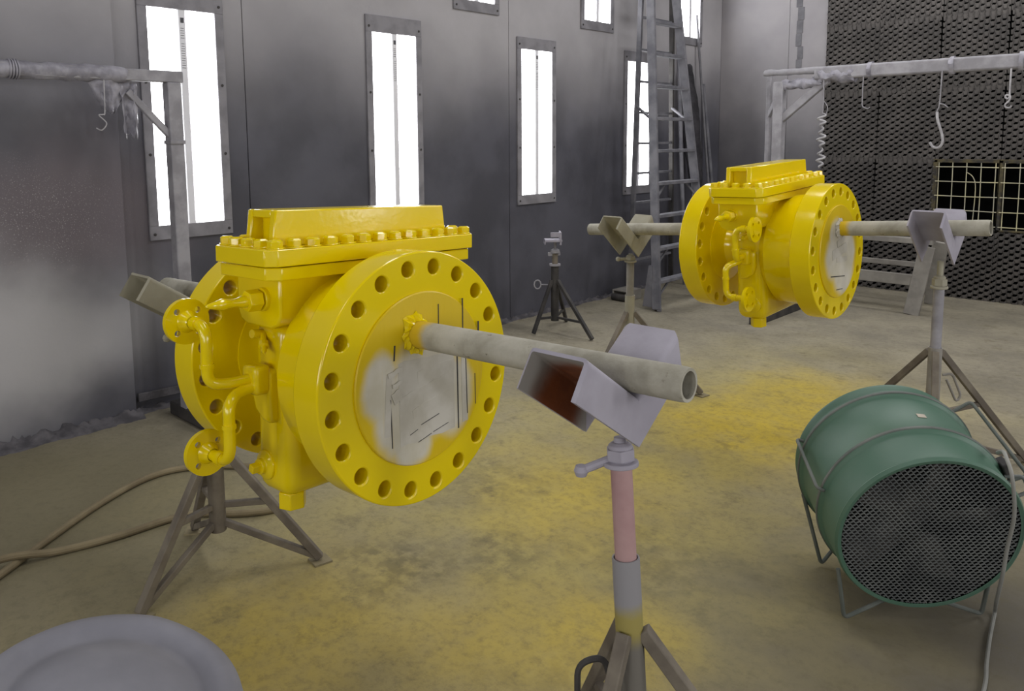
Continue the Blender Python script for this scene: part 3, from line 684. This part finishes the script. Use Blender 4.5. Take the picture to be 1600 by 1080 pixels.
m = MB(); m.box((-0.09, -0.06, 0.76), (0.055, 0.06, 0.778), Qh); m.box((-0.09, -0.06, 0.74), (-0.08, 0.06, 0.778), Qh); m.box((0.035, -0.06, 0.735), (0.05, 0.06, 0.84), Qh); m.box((-0.04, -0.06, 0.80), (0.036, -0.045, 0.84), Qh)
m.build('cradle', M['primer'], J, bevel=0.003)
for fx, fy in ((-4.17, 4.78), (-3.70, 4.95), (-4.26, 5.32)):
    F = V3((fx + 4.10, fy - 4.97, 0.012)); o_ = V3((F.x, F.y, 0)).normalized()
    lg = MB().beam(V3((0, 0, 0.44)) + o_ * 0.03, F, 0.028, 0.028).build('leg', M['dark'], J, bevel=0.003)
    MB().beam(V3((0, 0, 0.13)) + o_ * 0.03, (V3((0, 0, 0.44)) + o_ * 0.03).lerp(F, 0.72), 0.018, 0.018).build('brace', M['dark'], J)
rg = [V3((-0.115 + 0.0 * k, -0.085, 0.40)) + 0.028 * (math.cos(k * math.pi / 6) * RV + math.sin(k * math.pi / 6) * V3((0, 0, 1.3))) for k in range(12)]
MB().tube(rg, 0.006, 6, closed=True).tube([V3((-0.09, -0.065, 0.40)), (-0.02, -0.02, 0.40)], 0.005, 6).build('pin_ring', M['rack'], J)

# ------------------------------------------------------------------ hanging racks
def rough_tube(pts, r, seed, amp, seg=14, step=0.03, sq=0.8):
    pts = [V3(p) for p in pts]; P = []
    for a, b in zip(pts[:-1], pts[1:]):
        n = max(2, int((b - a).length / step)); P += [a.lerp(b, i / n) for i in range(n)]
    P.append(pts[-1]); m = MB().tube(P, r, seg)
    m.v = [tuple(V3(v) + amp * V3((noise.noise(V3(v) * 22 + V3((seed, 0, 0))), noise.noise(V3(v) * 22 + V3((0, seed, 9))), noise.noise(V3(v) * 22 + V3((7, 0, seed)))))) for v in m.v]
    return m
# left rack, runs along the left wall
LR = thing('hanging_rack', 'film-wrapped hanging rack along the left wall, at the upper left', 'rack', (-4.35, 1.97, 0))
MB().beam((0, 0, 0.05), (0, 0, 1.915), 0.075, 0.075, (1, 0, 0)).build('upright', M['rack'], LR, bevel=0.006)
MB().beam((0, 0.055, 1.945), (0, -3.0, 1.945), 0.062, 0.062).build('top_beam', M['rack'], LR, bevel=0.006)
MB().beam((0, 0, 1.60), (0, -0.24, 1.86), 0.03, 0.035).build('brace', M['rack'], LR, bevel=0.004)
MB().box((-0.045, -0.042, 1.58), (0.045, 0.042, 1.60)).build('upright_band', M['rack'], LR, bevel=0.003)
MB().beam((-0.18, 0, 0.04), (0.30, 0, 0.04), 0.08, 0.08).build('base_tube', M['dark'], LR, bevel=0.01)
rough_tube([(0, -0.25, 1.945), (0, -3.0, 1.945)], 0.043, 3.0, 0.012).build('film_wrap', M['film'], LR, angle=50, label='crinkled grey masking film round the beam')
for k in range(4): rough_tube([(0, -0.75 - 0.012 * k, 1.945), (0, -0.757 - 0.012 * k, 1.945)], 0.049, k, 0.004, step=0.01).build('film_band', M['film'], LR)
def flap(w0, w1, h, seed, nx=12, nz=18):
    vs = []; fs = []
    for i in range(nx + 1):
        for j in range(nz + 1):
            s_ = i / nx; t_ = j / nz; wd = w0 + (w1 - w0) * t_
            vs.append((0.026 * math.sin(s_ * 7 + seed) * (0.4 + t_ * 0.5) + 0.02 * noise.noise(V3((s_ * 6, t_ * 5, seed))), (s_ - 0.5) * wd + 0.008 * noise.noise(V3((s_ * 4, t_ * 4, seed + 4))), -h * t_ * (1 + 0.18 * noise.noise(V3((s_ * 7, 0, seed + 2))))))
    for i in range(nx):
        for j in range(nz): a = i * (nz + 1) + j; fs.append((a, a + 1, a + nz + 2, a + nz + 1))
    return MB().add(vs, fs)
o = flap(0.09, 0.07, 0.27, 2).build('torn_film', M['film'], LR, angle=60); o.location = (0.0, -0.235, 1.90); o.modifiers.new('t', 'SOLIDIFY').thickness = 0.003
o = flap(0.26, 0.05, 0.19, 5).build('torn_film', M['film'], LR, angle=60); o.location = (0.01, -0.33, 1.94); o.modifiers.new('t', 'SOLIDIFY').thickness = 0.003
# right rack, in front of the filter wall
RR = thing('hanging_rack', 'pale tube hanging rack across the filter wall, at the upper right', 'rack', (-3.0, 6.65, 0))
MB().beam((0, 0, 0.08), (0, 0, 2.06), 0.085, 0.085, (1, 0, 0)).build('upright', M['rack'], RR, bevel=0.008)
rough_tube([(-0.14, 0, 2.14), (0.4, 0, 2.135), (0.8, 0, 2.13)], 0.027, 8.0, 0.006).build('top_beam', M['rack'], RR, angle=50)
MB().beam((0.3, 0, 2.11), (3.6, 0, 2.11), 0.09, 0.105).build('top_beam', M['rack'], RR, bevel=0.016)
MB().beam((0.02, 0, 1.74), (0.40, 0, 2.055), 0.05, 0.06).build('brace', M['rack'], RR, bevel=0.006)
MB().beam((0, -0.36, 0.045), (0, 0.54, 0.045), 0.085, 0.09).build('base_tube', M['dark'], RR, bevel=0.006)
MB().box((-0.05, -0.20, 0.09), (0.05, -0.12, 0.125)).box((-0.05, 0.18, 0.09), (0.05, 0.26, 0.125)).build('base_block', M['leg'], RR, bevel=0.004)
m = MB().beam((-0.15, 0.12, 0.09), (-0.15, 0.12, 2.18), 0.04, 0.04, (1, 0, 0)); m.beam((-0.15, 0.12, 1.78), (-0.03, 0.02, 1.92), 0.03, 0.05); m.build('rear_upright', M['rack'], RR, bevel=0.006)
rough_tube([(0.34, 0, 2.09), (0.62, 0, 2.085)], 0.058, 12.0, 0.028).build('film_wrap', M['film'], RR, angle=50)
rough_tube([(0.02, 0, 2.03), (0.36, 0, 2.03)], 0.038, 15.0, 0.03).build('film_wrap', M['film'], RR, angle=50)
for k, x in enumerate((0.72, 1.30, 1.74, 2.1)): rough_tube([(x, 0, 2.11), (x + 0.03, 0, 2.11)], 0.066, 20 + k, 0.008, step=0.01).build('film_band', M['film'], RR)

def hook(name, label, cat, pts, r, mat, smooth=6, seg=8, group='hooks hanging from the racks', org=None):
    p0 = V3(org or pts[0]); o = MB().tube([V3(p) - p0 for p in pts], r, seg, smooth=smooth).build(name, mat); o.location = p0
    return tag(o, label, cat, group)
YR = 6.60
hook('wire_hook', 'thin wire with S-hook hanging from the left rack', 'hook', [(-4.31, 1.60, 1.91), (-4.31, 1.595, 1.75), (-4.31, 1.585, 1.735), (-4.31, 1.565, 1.73), (-4.31, 1.60, 1.69), (-4.31, 1.575, 1.655), (-4.31, 1.548, 1.665)], 0.003, M['wire'])
hook('wire_hook', 'short thin bent wire hanging left of the big hook on the right rack', 'hook', [(-2.30, YR, 2.06), (-2.30, YR, 1.88), (-2.295, YR, 1.83), (-2.26, YR, 1.81), (-2.24, YR, 1.82)], 0.004, M['rack'])
o = thing('steel_hook', 'large pale J-shaped steel hook hanging in front of the filter wall', 'hook', (-1.745, YR, 1.77), 'hooks hanging from the racks')
MB().tube([(-0.012, 0, 0.0), (-0.005, 0, -0.06), (0.03, 0, -0.17), (0.035, 0, -0.23), (0.012, 0, -0.265), (-0.025, 0, -0.262), (-0.05, 0, -0.225)], 0.0095, 8, smooth=6).build('hook_shank', M['wire'], o)
MB().tube([(0.006, 0, 0.30), (0.004, 0, 0.16), (0.0, 0, 0.05), (-0.012, 0, 0.01), (-0.02, 0, -0.01)], 0.005, 6, smooth=4).tube([(0.0, 0, 0.06), (0.03, 0, 0.055), (0.06, 0, 0.03)], 0.004, 6).build('wire_tie', M['rack'], o)
hook('wire_hook', 'wire ending in a small S-hook, rightmost on the right rack', 'hook', [(-1.30, YR, 2.06), (-1.30, YR, 1.90), (-1.298, YR, 1.865), (-1.31, YR, 1.85), (-1.325, YR, 1.86), (-1.318, YR, 1.875), (-1.295, YR, 1.865), (-1.30, YR, 1.835), (-1.322, YR, 1.81), (-1.318, YR, 1.79), (-1.295, YR, 1.785), (-1.283, YR, 1.80)], 0.006, M['wire'])
o = thing('twisted_wire', 'long twisted pale wire dangling beside the right rack brace', 'wire', (-2.61, YR, 1.78), 'hooks hanging from the racks')
MB().tube([(0, 0, 0.27), (0.004, 0, 0.1), (0, 0, 0)], 0.006, 6, smooth=4).tube([(0.01, 0, 0.10), (0.04, 0, 0.05), (0.03, 0, -0.01)], 0.004, 6, smooth=4).build('hanger', M['rack'], o)
sp = [(0.036 * math.sin(k * 1.05) * (0.6 + 0.4 * math.sin(k * 0.37)), 0.022 * math.cos(k * 1.05), -0.44 * k / 46) for k in range(47)]
MB().tube(sp, 0.0085, 6, smooth=2).build('coil', M['wire'], o)

# ------------------------------------------------------------------ stepladder
LD = thing('stepladder', 'tall grey dusty stepladder standing against the left wall', 'ladder', (-4.1, 6.6, 0))
def lp(side, z):   # front rails, local coords
    t = z / 2.8; x = 0.20 - 0.30 * t
    return V3((x, (6.20 + 0.29 * t - 6.6) if side == 0 else (7.13 - 0.17 * t - 6.6), z))
def rp(side, z):   # rear rails
    t = z / 2.8; x = -0.52 + 0.26 * t
    return V3((x, (6.82 - 0.26 * t - 6.6) if side == 0 else (7.62 - 0.50 * t - 6.6), z))
for s_ in (0, 1):
    MB().beam(lp(s_, 0.02), lp(s_, 3.9), 0.085, 0.03, (0, 1, 0)).build('front_rail', M['ladder'], LD, bevel=0.004)
    MB().beam(rp(s_, 0.02), rp(s_, 3.85), 0.05, 0.028, (0, 1, 0)).build('rear_rail', M['ladder' if s_ == 0 else 'dark'], LD, bevel=0.004)
for k in range(1, 13):
    z = 0.30 * k - 0.03
    MB().beam(lp(0, z), lp(1, z), 0.09, 0.03).build('step', M['ladder'], LD, bevel=0.004)
    if k % 1 == 0: MB().beam(rp(0, z + 0.07), rp(1, z + 0.07), 0.022, 0.022).build('rear_bar', M['ladder'], LD)
for s_ in (0, 1): MB().beam(lp(s_, 1.75), rp(s_, 1.9), 0.02, 0.02).build('spreader', M['ladder'], LD)
for s_ in (0, 1):
    for z in (0.27, 0.57, 1.17): MB().beam(lp(s_, z - 0.16), lp(s_, z - 0.01).lerp(lp(1 - s_, z - 0.01), 0.25), 0.012, 0.02).build('step_brace', M['ladder'], LD)
MB().beam(lp(0, 0.02) + V3((0.03, 0, 0)), lp(0, 0.02) + V3((-0.22, 0.22, 0.02)), 0.04, 0.035).build('foot_shoe', M['galv'], LD, bevel=0.004)
m = MB(); m.prism([(lp(0, 0.03).x - 0.16, 0.03), (lp(0, 0.03).x - 0.02, 0.03), (lp(0, 0.4).x - 0.03, 0.42), (lp(0, 0.4).x - 0.06, 0.42)], lp(0, 0).y + 0.012, lp(0, 0).y + 0.03, Matrix(((1, 0, 0, 0), (0, 0, 1, 0), (0, 1, 0, 0), (0, 0, 0, 1))))
m.build('rail_gusset', M['ladder'], LD)

# poles and a black roll leaning in the corner
for i, (y0, y1, z1, r, lab) in enumerate(((7.58, 7.70, 3.05, 0.022, 'thin grey pole leaning left of the black roll in the corner'), (8.24, 8.12, 2.95, 0.014, 'slim pale rod leaning across the corner, top tilted left'), (8.36, 8.30, 2.2, 0.02, 'short grey pole leaning nearest the room corner'))):
    tag(MB().cyl((-4.42, y0, 0.0), (-4.655, y1, z1), r, seg=10).build('leaning_pole', M['ladder' if i != 1 else 'galv']), lab, 'pole', 'poles in the corner')
kk = thing('black_roll', 'narrow black ragged roll hanging in the corner behind the ladder', 'roll', (-4.50, 7.80, 1.45))
P_ = [V3((0.02, 0.10, -0.55)), V3((0.0, 0.08, -0.2)), V3((-0.02, 0.05, 0.1)), V3((-0.03, 0.0, 0.5)), V3((-0.05, -0.02, 0.85)), V3((-0.06, -0.02, 0.93))]
mm = MB().tube(catmull(P_, 6), 0.05, 12, rad=[0.025 + 0.07 * math.sin(math.pi * min(1, (i + 3) / 32)) for i in range(31)])
mm.v = [tuple(V3(v) + 0.02 * V3((noise.noise(V3(v) * 9), noise.noise(V3(v) * 9 + V3((3, 3, 3))), 0))) for v in mm.v]
mm.build('cover', M['soot'], kk, angle=60)
MB().cyl((0.04, 0.12, -1.45), (0.0, 0.10, -0.5), 0.018, seg=8).build('pole', M['ladder'], kk)

# trestle by the filter wall
TR = thing('trestle', 'low grey steel trestle standing by the filter wall behind the pipe', 'trestle', (-2.12, 7.6, 0))
MB().beam((-0.02, 0, 0.0), (0.07, 0.05, 0.62), 0.13, 0.03, (0, 1, 0)).build('leg', M['post'], TR, bevel=0.004)
MB().beam((-0.02, 0.62, 0.0), (0.07, 0.45, 0.62), 0.13, 0.03, (0, 1, 0)).build('leg', M['post'], TR, bevel=0.004)
MB().beam((0.0, 0.03, 0.31), (-1.15, 0.03, 0.31), 0.03, 0.10).build('rail', M['post'], TR, bevel=0.004)
MB().beam((0.03, 0.52, 0.38), (-1.15, 0.52, 0.38), 0.03, 0.05).build('rail', M['post'], TR, bevel=0.004)
MB().beam((0.07, 0.25, 0.64), (-1.15, 0.25, 0.64), 0.10, 0.05).build('top_rail', M['post'], TR, bevel=0.004)
for yy in ((0, 0.05), (0.62, 0.45)):
    MB().beam((-1.13, yy[0], 0.0), (-1.10, yy[1], 0.62), 0.13, 0.03, (0, 1, 0)).build('leg', M['post'], TR, bevel=0.004)

# small bracket box lying by the ladder foot
BX = thing('bracket', 'small dusty steel bracket lying on the floor by the ladder foot', 'bracket', (-4.46, 6.52, 0))
m = MB(); m.box((-0.09, -0.11, 0.085), (0.10, 0.12, 0.10)); m.box((-0.09, -0.11, 0.0), (-0.075, 0.12, 0.09)); m.box((0.085, -0.11, 0.0), (0.10, 0.12, 0.09)); m.build('channel', M['post'], BX, bevel=0.004)
MB().cyl((-0.06, -0.14, 0.035), (0.10, -0.14, 0.035), 0.034, seg=14).build('roller', M['dark'], BX)

# ------------------------------------------------------------------ green drum fan
yaw, tl = math.radians(-50.4), math.radians(-12.6)
fn = V3((math.cos(yaw) * math.cos(tl), math.sin(yaw) * math.cos(tl), math.sin(tl)))
XF = onto(fn, (-0.66, 2.665, 0.335), V3((0, 0, 1)).cross(fn))      # x right, y up, z = out of the grille
FN = thing('drum_fan', 'green metal drum fan with mesh grille on wire feet, on the floor', 'fan', XF)
prof = [(0.272, 0.004), (0.279, 0.006), (0.286, 0.0), (0.2885, -0.012)]
def bead(z): return [(0.290, z + 0.022), (0.294, z + 0.016), (0.302, z + 0.010), (0.304, z), (0.302, z - 0.010), (0.294, z - 0.016), (0.290, z - 0.022)]
prof += bead(-0.145) + bead(-0.36) + [(0.290, -0.40), (0.298, -0.412), (0.296, -0.425), (0.280, -0.425)]
inner = [(0.280, -0.425), (0.280, -0.02), (0.272, 0.004)]
mf = MB().lathe(prof, 96).lathe(inner, 96, mi=1)
mf.build('shell', [M['green'], M['black']], FN, angle=50)
for z in (-0.145, -0.36):
    MB().lathe([(0.3035, z + 0.007), (0.3065, z + 0.004), (0.3065, z - 0.004), (0.3035, z - 0.007)], 96).build('band', M['wire_dark'], FN)
MB().lathe([(0.279, 0.0065), (0.284, 0.0075), (0.290, -0.004), (0.287, -0.012)], 96).build('rim', M['green'], FN)
# grille of expanded metal, clipped to the disc
rg_ = 0.277; cw, ch = 0.0185, 0.0108; m = MB(); rows = int(rg_ / ch)
for r in range(-rows, rows + 1):
    zc = r * ch; half = math.sqrt(max(0, rg_ * rg_ - zc * zc)); n0 = int(half / (cw / 4))
    prev = None; vs = []; fs = []
    for i in range(-n0, n0 + 1):
        x = i * cw / 4; yy = zc + ch * 0.46 * math.cos(math.pi * (i / 2 + (r % 2))); dz = 0.002 * math.cos(math.pi * (i / 2 + (r % 2)))
        vs += [(x, yy + 0.0017, dz - 0.002), (x, yy - 0.0017, dz + 0.002)]
    for i in range(len(vs) // 2 - 1): fs.append((2 * i, 2 * i + 2, 2 * i + 3, 2 * i + 1))
    if fs: m.add(vs, fs)
m.build('grille', M['mesh'], FN, smooth=False, label='grey expanded metal grille')
MB().lathe([(0, -0.32), (0.09, -0.32), (0.09, -0.14), (0.05, -0.12), (0, -0.12)], 32).build('motor', M['dark'], FN)
MB().lathe([(0, -0.40), (0.276, -0.40), (0.276, -0.403), (0, -0.403)], 48).build('rear_light_block', M['dark'], FN)  # unseen disc added to keep light out of the drum's back
bl = None
for k in range(5):
    vs = []; fs = []
    for i in range(7):
        r_ = 0.07 + 0.19 * i / 6; wdt = 0.05 + 0.03 * i / 6; tw = math.radians(38 - 14 * i / 6)
        for s_ in (-1, 1): vs.append((r_, s_ * wdt * math.cos(tw), -0.10 + s_ * wdt * math.sin(tw)))
    for i in range(6): fs.append((2 * i, 2 * i + 1, 2 * i + 3, 2 * i + 2))
    Q = Matrix.Rotation(2 * math.pi * k / 5, 4, 'Z')
    if bl is None: bl = MB().add(vs, fs).build('blade', M['dark'], FN); bl.modifiers.new('t', 'SOLIDIFY').thickness = 0.004
    else: twin(bl, FN, Q)
inv = XF.inverted()
def loc(p): return inv @ V3(p)
def ringp(a, z, r=0.303): return V3((r * math.cos(math.radians(a)), r * math.sin(math.radians(a)), z))
# bent wire feet
for (fa, fb_, z) in (((-0.874, 2.565, 0.008), 212, -0.02), ((-0.548, 2.898, 0.008), 318, -0.02), ((-1.062, 2.848, 0.008), 205, -0.36), ((-0.70, 3.18, 0.008), 325, -0.36)):
    f_ = loc(fa); top_ = ringp(fb_, z); bot_ = ringp(270 + (-18 if fb_ < 270 else 18), z, 0.295)
    MB().tube(fillet([top_, f_, bot_], 0.02, 5), 0.007, 8).build('wire_foot', M['wire_dark'], FN)
MB().tube(fillet([ringp(168, -0.13, 0.30), ringp(167, -0.13, 0.325), ringp(164, -0.385, 0.325), ringp(164, -0.385, 0.30)], 0.012, 4), 0.006, 8).build('side_rod', M['wire_dark'], FN)
MB().tube(fillet([ringp(48, -0.37, 0.30), ringp(46, -0.37, 0.37), ringp(22, -0.13, 0.37), ringp(22, -0.13, 0.30)], 0.015, 4), 0.006, 8).build('side_rod', M['wire_dark'], FN)
MB().box((-0.024, -0.008, -0.032), (0.024, 0.016, 0.032), onto(ringp(30, 0).normalized(), ringp(30, -0.14, 0.312), (0, 0, 1)) @ Matrix.Rotation(math.pi / 2, 4, 'X')).build('switch_box', M['dark'], FN, bevel=0.004)
MB().box((-0.010, -0.014, 0), (0.010, 0.014, 0.0015), onto(ringp(84, 0).normalized(), ringp(84, -0.235, 0.2905), (0, 0, 1))).build('sticker', M['sticker'], FN, label='small pale worn sticker')
MB().tube(fillet([ringp(28, -0.12, 0.30), ringp(27, -0.1, 0.345), ringp(18, -0.09, 0.35), ringp(16, -0.09, 0.30)], 0.01, 4), 0.006, 8).build('handle', M['mesh'], FN)
# power cord
p_ = [V3(q) for q in ((-0.525, 2.845, 0.592), (-0.50, 2.79, 0.618), (-0.482, 2.745, 0.615), (-0.459, 2.715, 0.571), (-0.45, 2.735, 0.449), (-0.465, 2.755, 0.331), (-0.475, 2.775, 0.234), (-0.50, 2.85, 0.09), (-0.517, 2.935, 0.008), (-0.497, 2.773, 0.006), (-0.474, 2.625, 0.006), (-0.452, 2.496, 0.006), (-0.43, 2.2, 0.006))]
hook('power_cord', 'pale power cord hanging from the green fan down to the floor', 'cord', p_, 0.006, M['cord'], 6, 8, None)

# ------------------------------------------------------------------ hose on the floor
hp = [(-2.9, 0.28, 0.016), (-3.12, 0.55, 0.016), (-3.23, 0.717, 0.016), (-3.40, 0.945, 0.016), (-3.575, 1.203, 0.016), (-3.682, 1.444, 0.016), (-3.66, 1.62, 0.016), (-3.50, 1.80, 0.016), (-3.28, 1.92, 0.016), (-3.05, 1.88, 0.016), (-2.95, 1.72, 0.016), (-3.02, 1.57, 0.016), (-3.182, 1.40, 0.016), (-3.21, 1.12, 0.016), (-3.257, 0.92, 0.016), (-3.29, 0.76, 0.043), (-3.36, 0.55, 0.016), (-3.42, 0.2, 0.016)]
hook('air_hose', 'dusty tan air hose looped on the floor at the left', 'hose', hp, 0.0145, M['hose'], 8, 10, None)

# ------------------------------------------------------------------ grey primed dome in the foreground
DM = thing('primed_dome', 'large grey primed dome-shaped steel casing at the lower left corner', 'casing', (-1.456, 0.465, 0))
ax_ = (V3((0, 0, 1)) + RV * 0.26 + AW * 0.03).normalized()
prof = [(0, -0.006), (0.05, -0.007), (0.10, -0.011), (0.14, -0.022), (0.165, -0.036), (0.18, -0.036), (0.195, -0.022), (0.21, -0.014), (0.225, -0.016), (0.245, -0.032), (0.26, -0.066), (0.285, -0.108), (0.305, -0.148), (0.325, -0.178), (0.35, -0.198), (0.39, -0.213), (0.43, -0.222), (0.445, -0.235), (0.448, -0.26)]
DX = onto(ax_, (0.0, 0.0, 0.615)); dm = MB().lathe(prof + [(0.44, -0.26), (0.43, -0.235), (0, -0.22)], 128, DX)
DI = DX.inverted(); rdir = (DI.to_3x3() @ RV).normalized(); nv = []
for v in dm.v:
    q = DI @ V3(v); r = math.hypot(q.x, q.y)
    sd = (q.x * rdir.x + q.y * rdir.y) / max(r, 1e-6); sc_ = 1.06 if sd > 0 else 1.06 + 0.18 * max(sd, -1.0)
    if r < 0.33: q.x *= sc_; q.y *= sc_; r *= sc_
    if r > 0.30:
        k = max(0.0, min(1.0, 0.75 + (q.x * rdir.x + q.y * rdir.y) / r * 1.1)); r2 = 0.30 + (r - 0.30) * (1 - 0.85 * k); q.x *= r2 / r; q.y *= r2 / r; q.z -= k * (r - r2) * 1.2
    nv.append(tuple(DX @ q))
dm.v = nv
dm.build('crown', M['dome'], DM, angle=60)
MB().lathe([(0, 0), (0.33, 0), (0.34, 0.02), (0.34, 0.30), (0, 0.33)], 64).build('body', M['dome'], DM, angle=50)
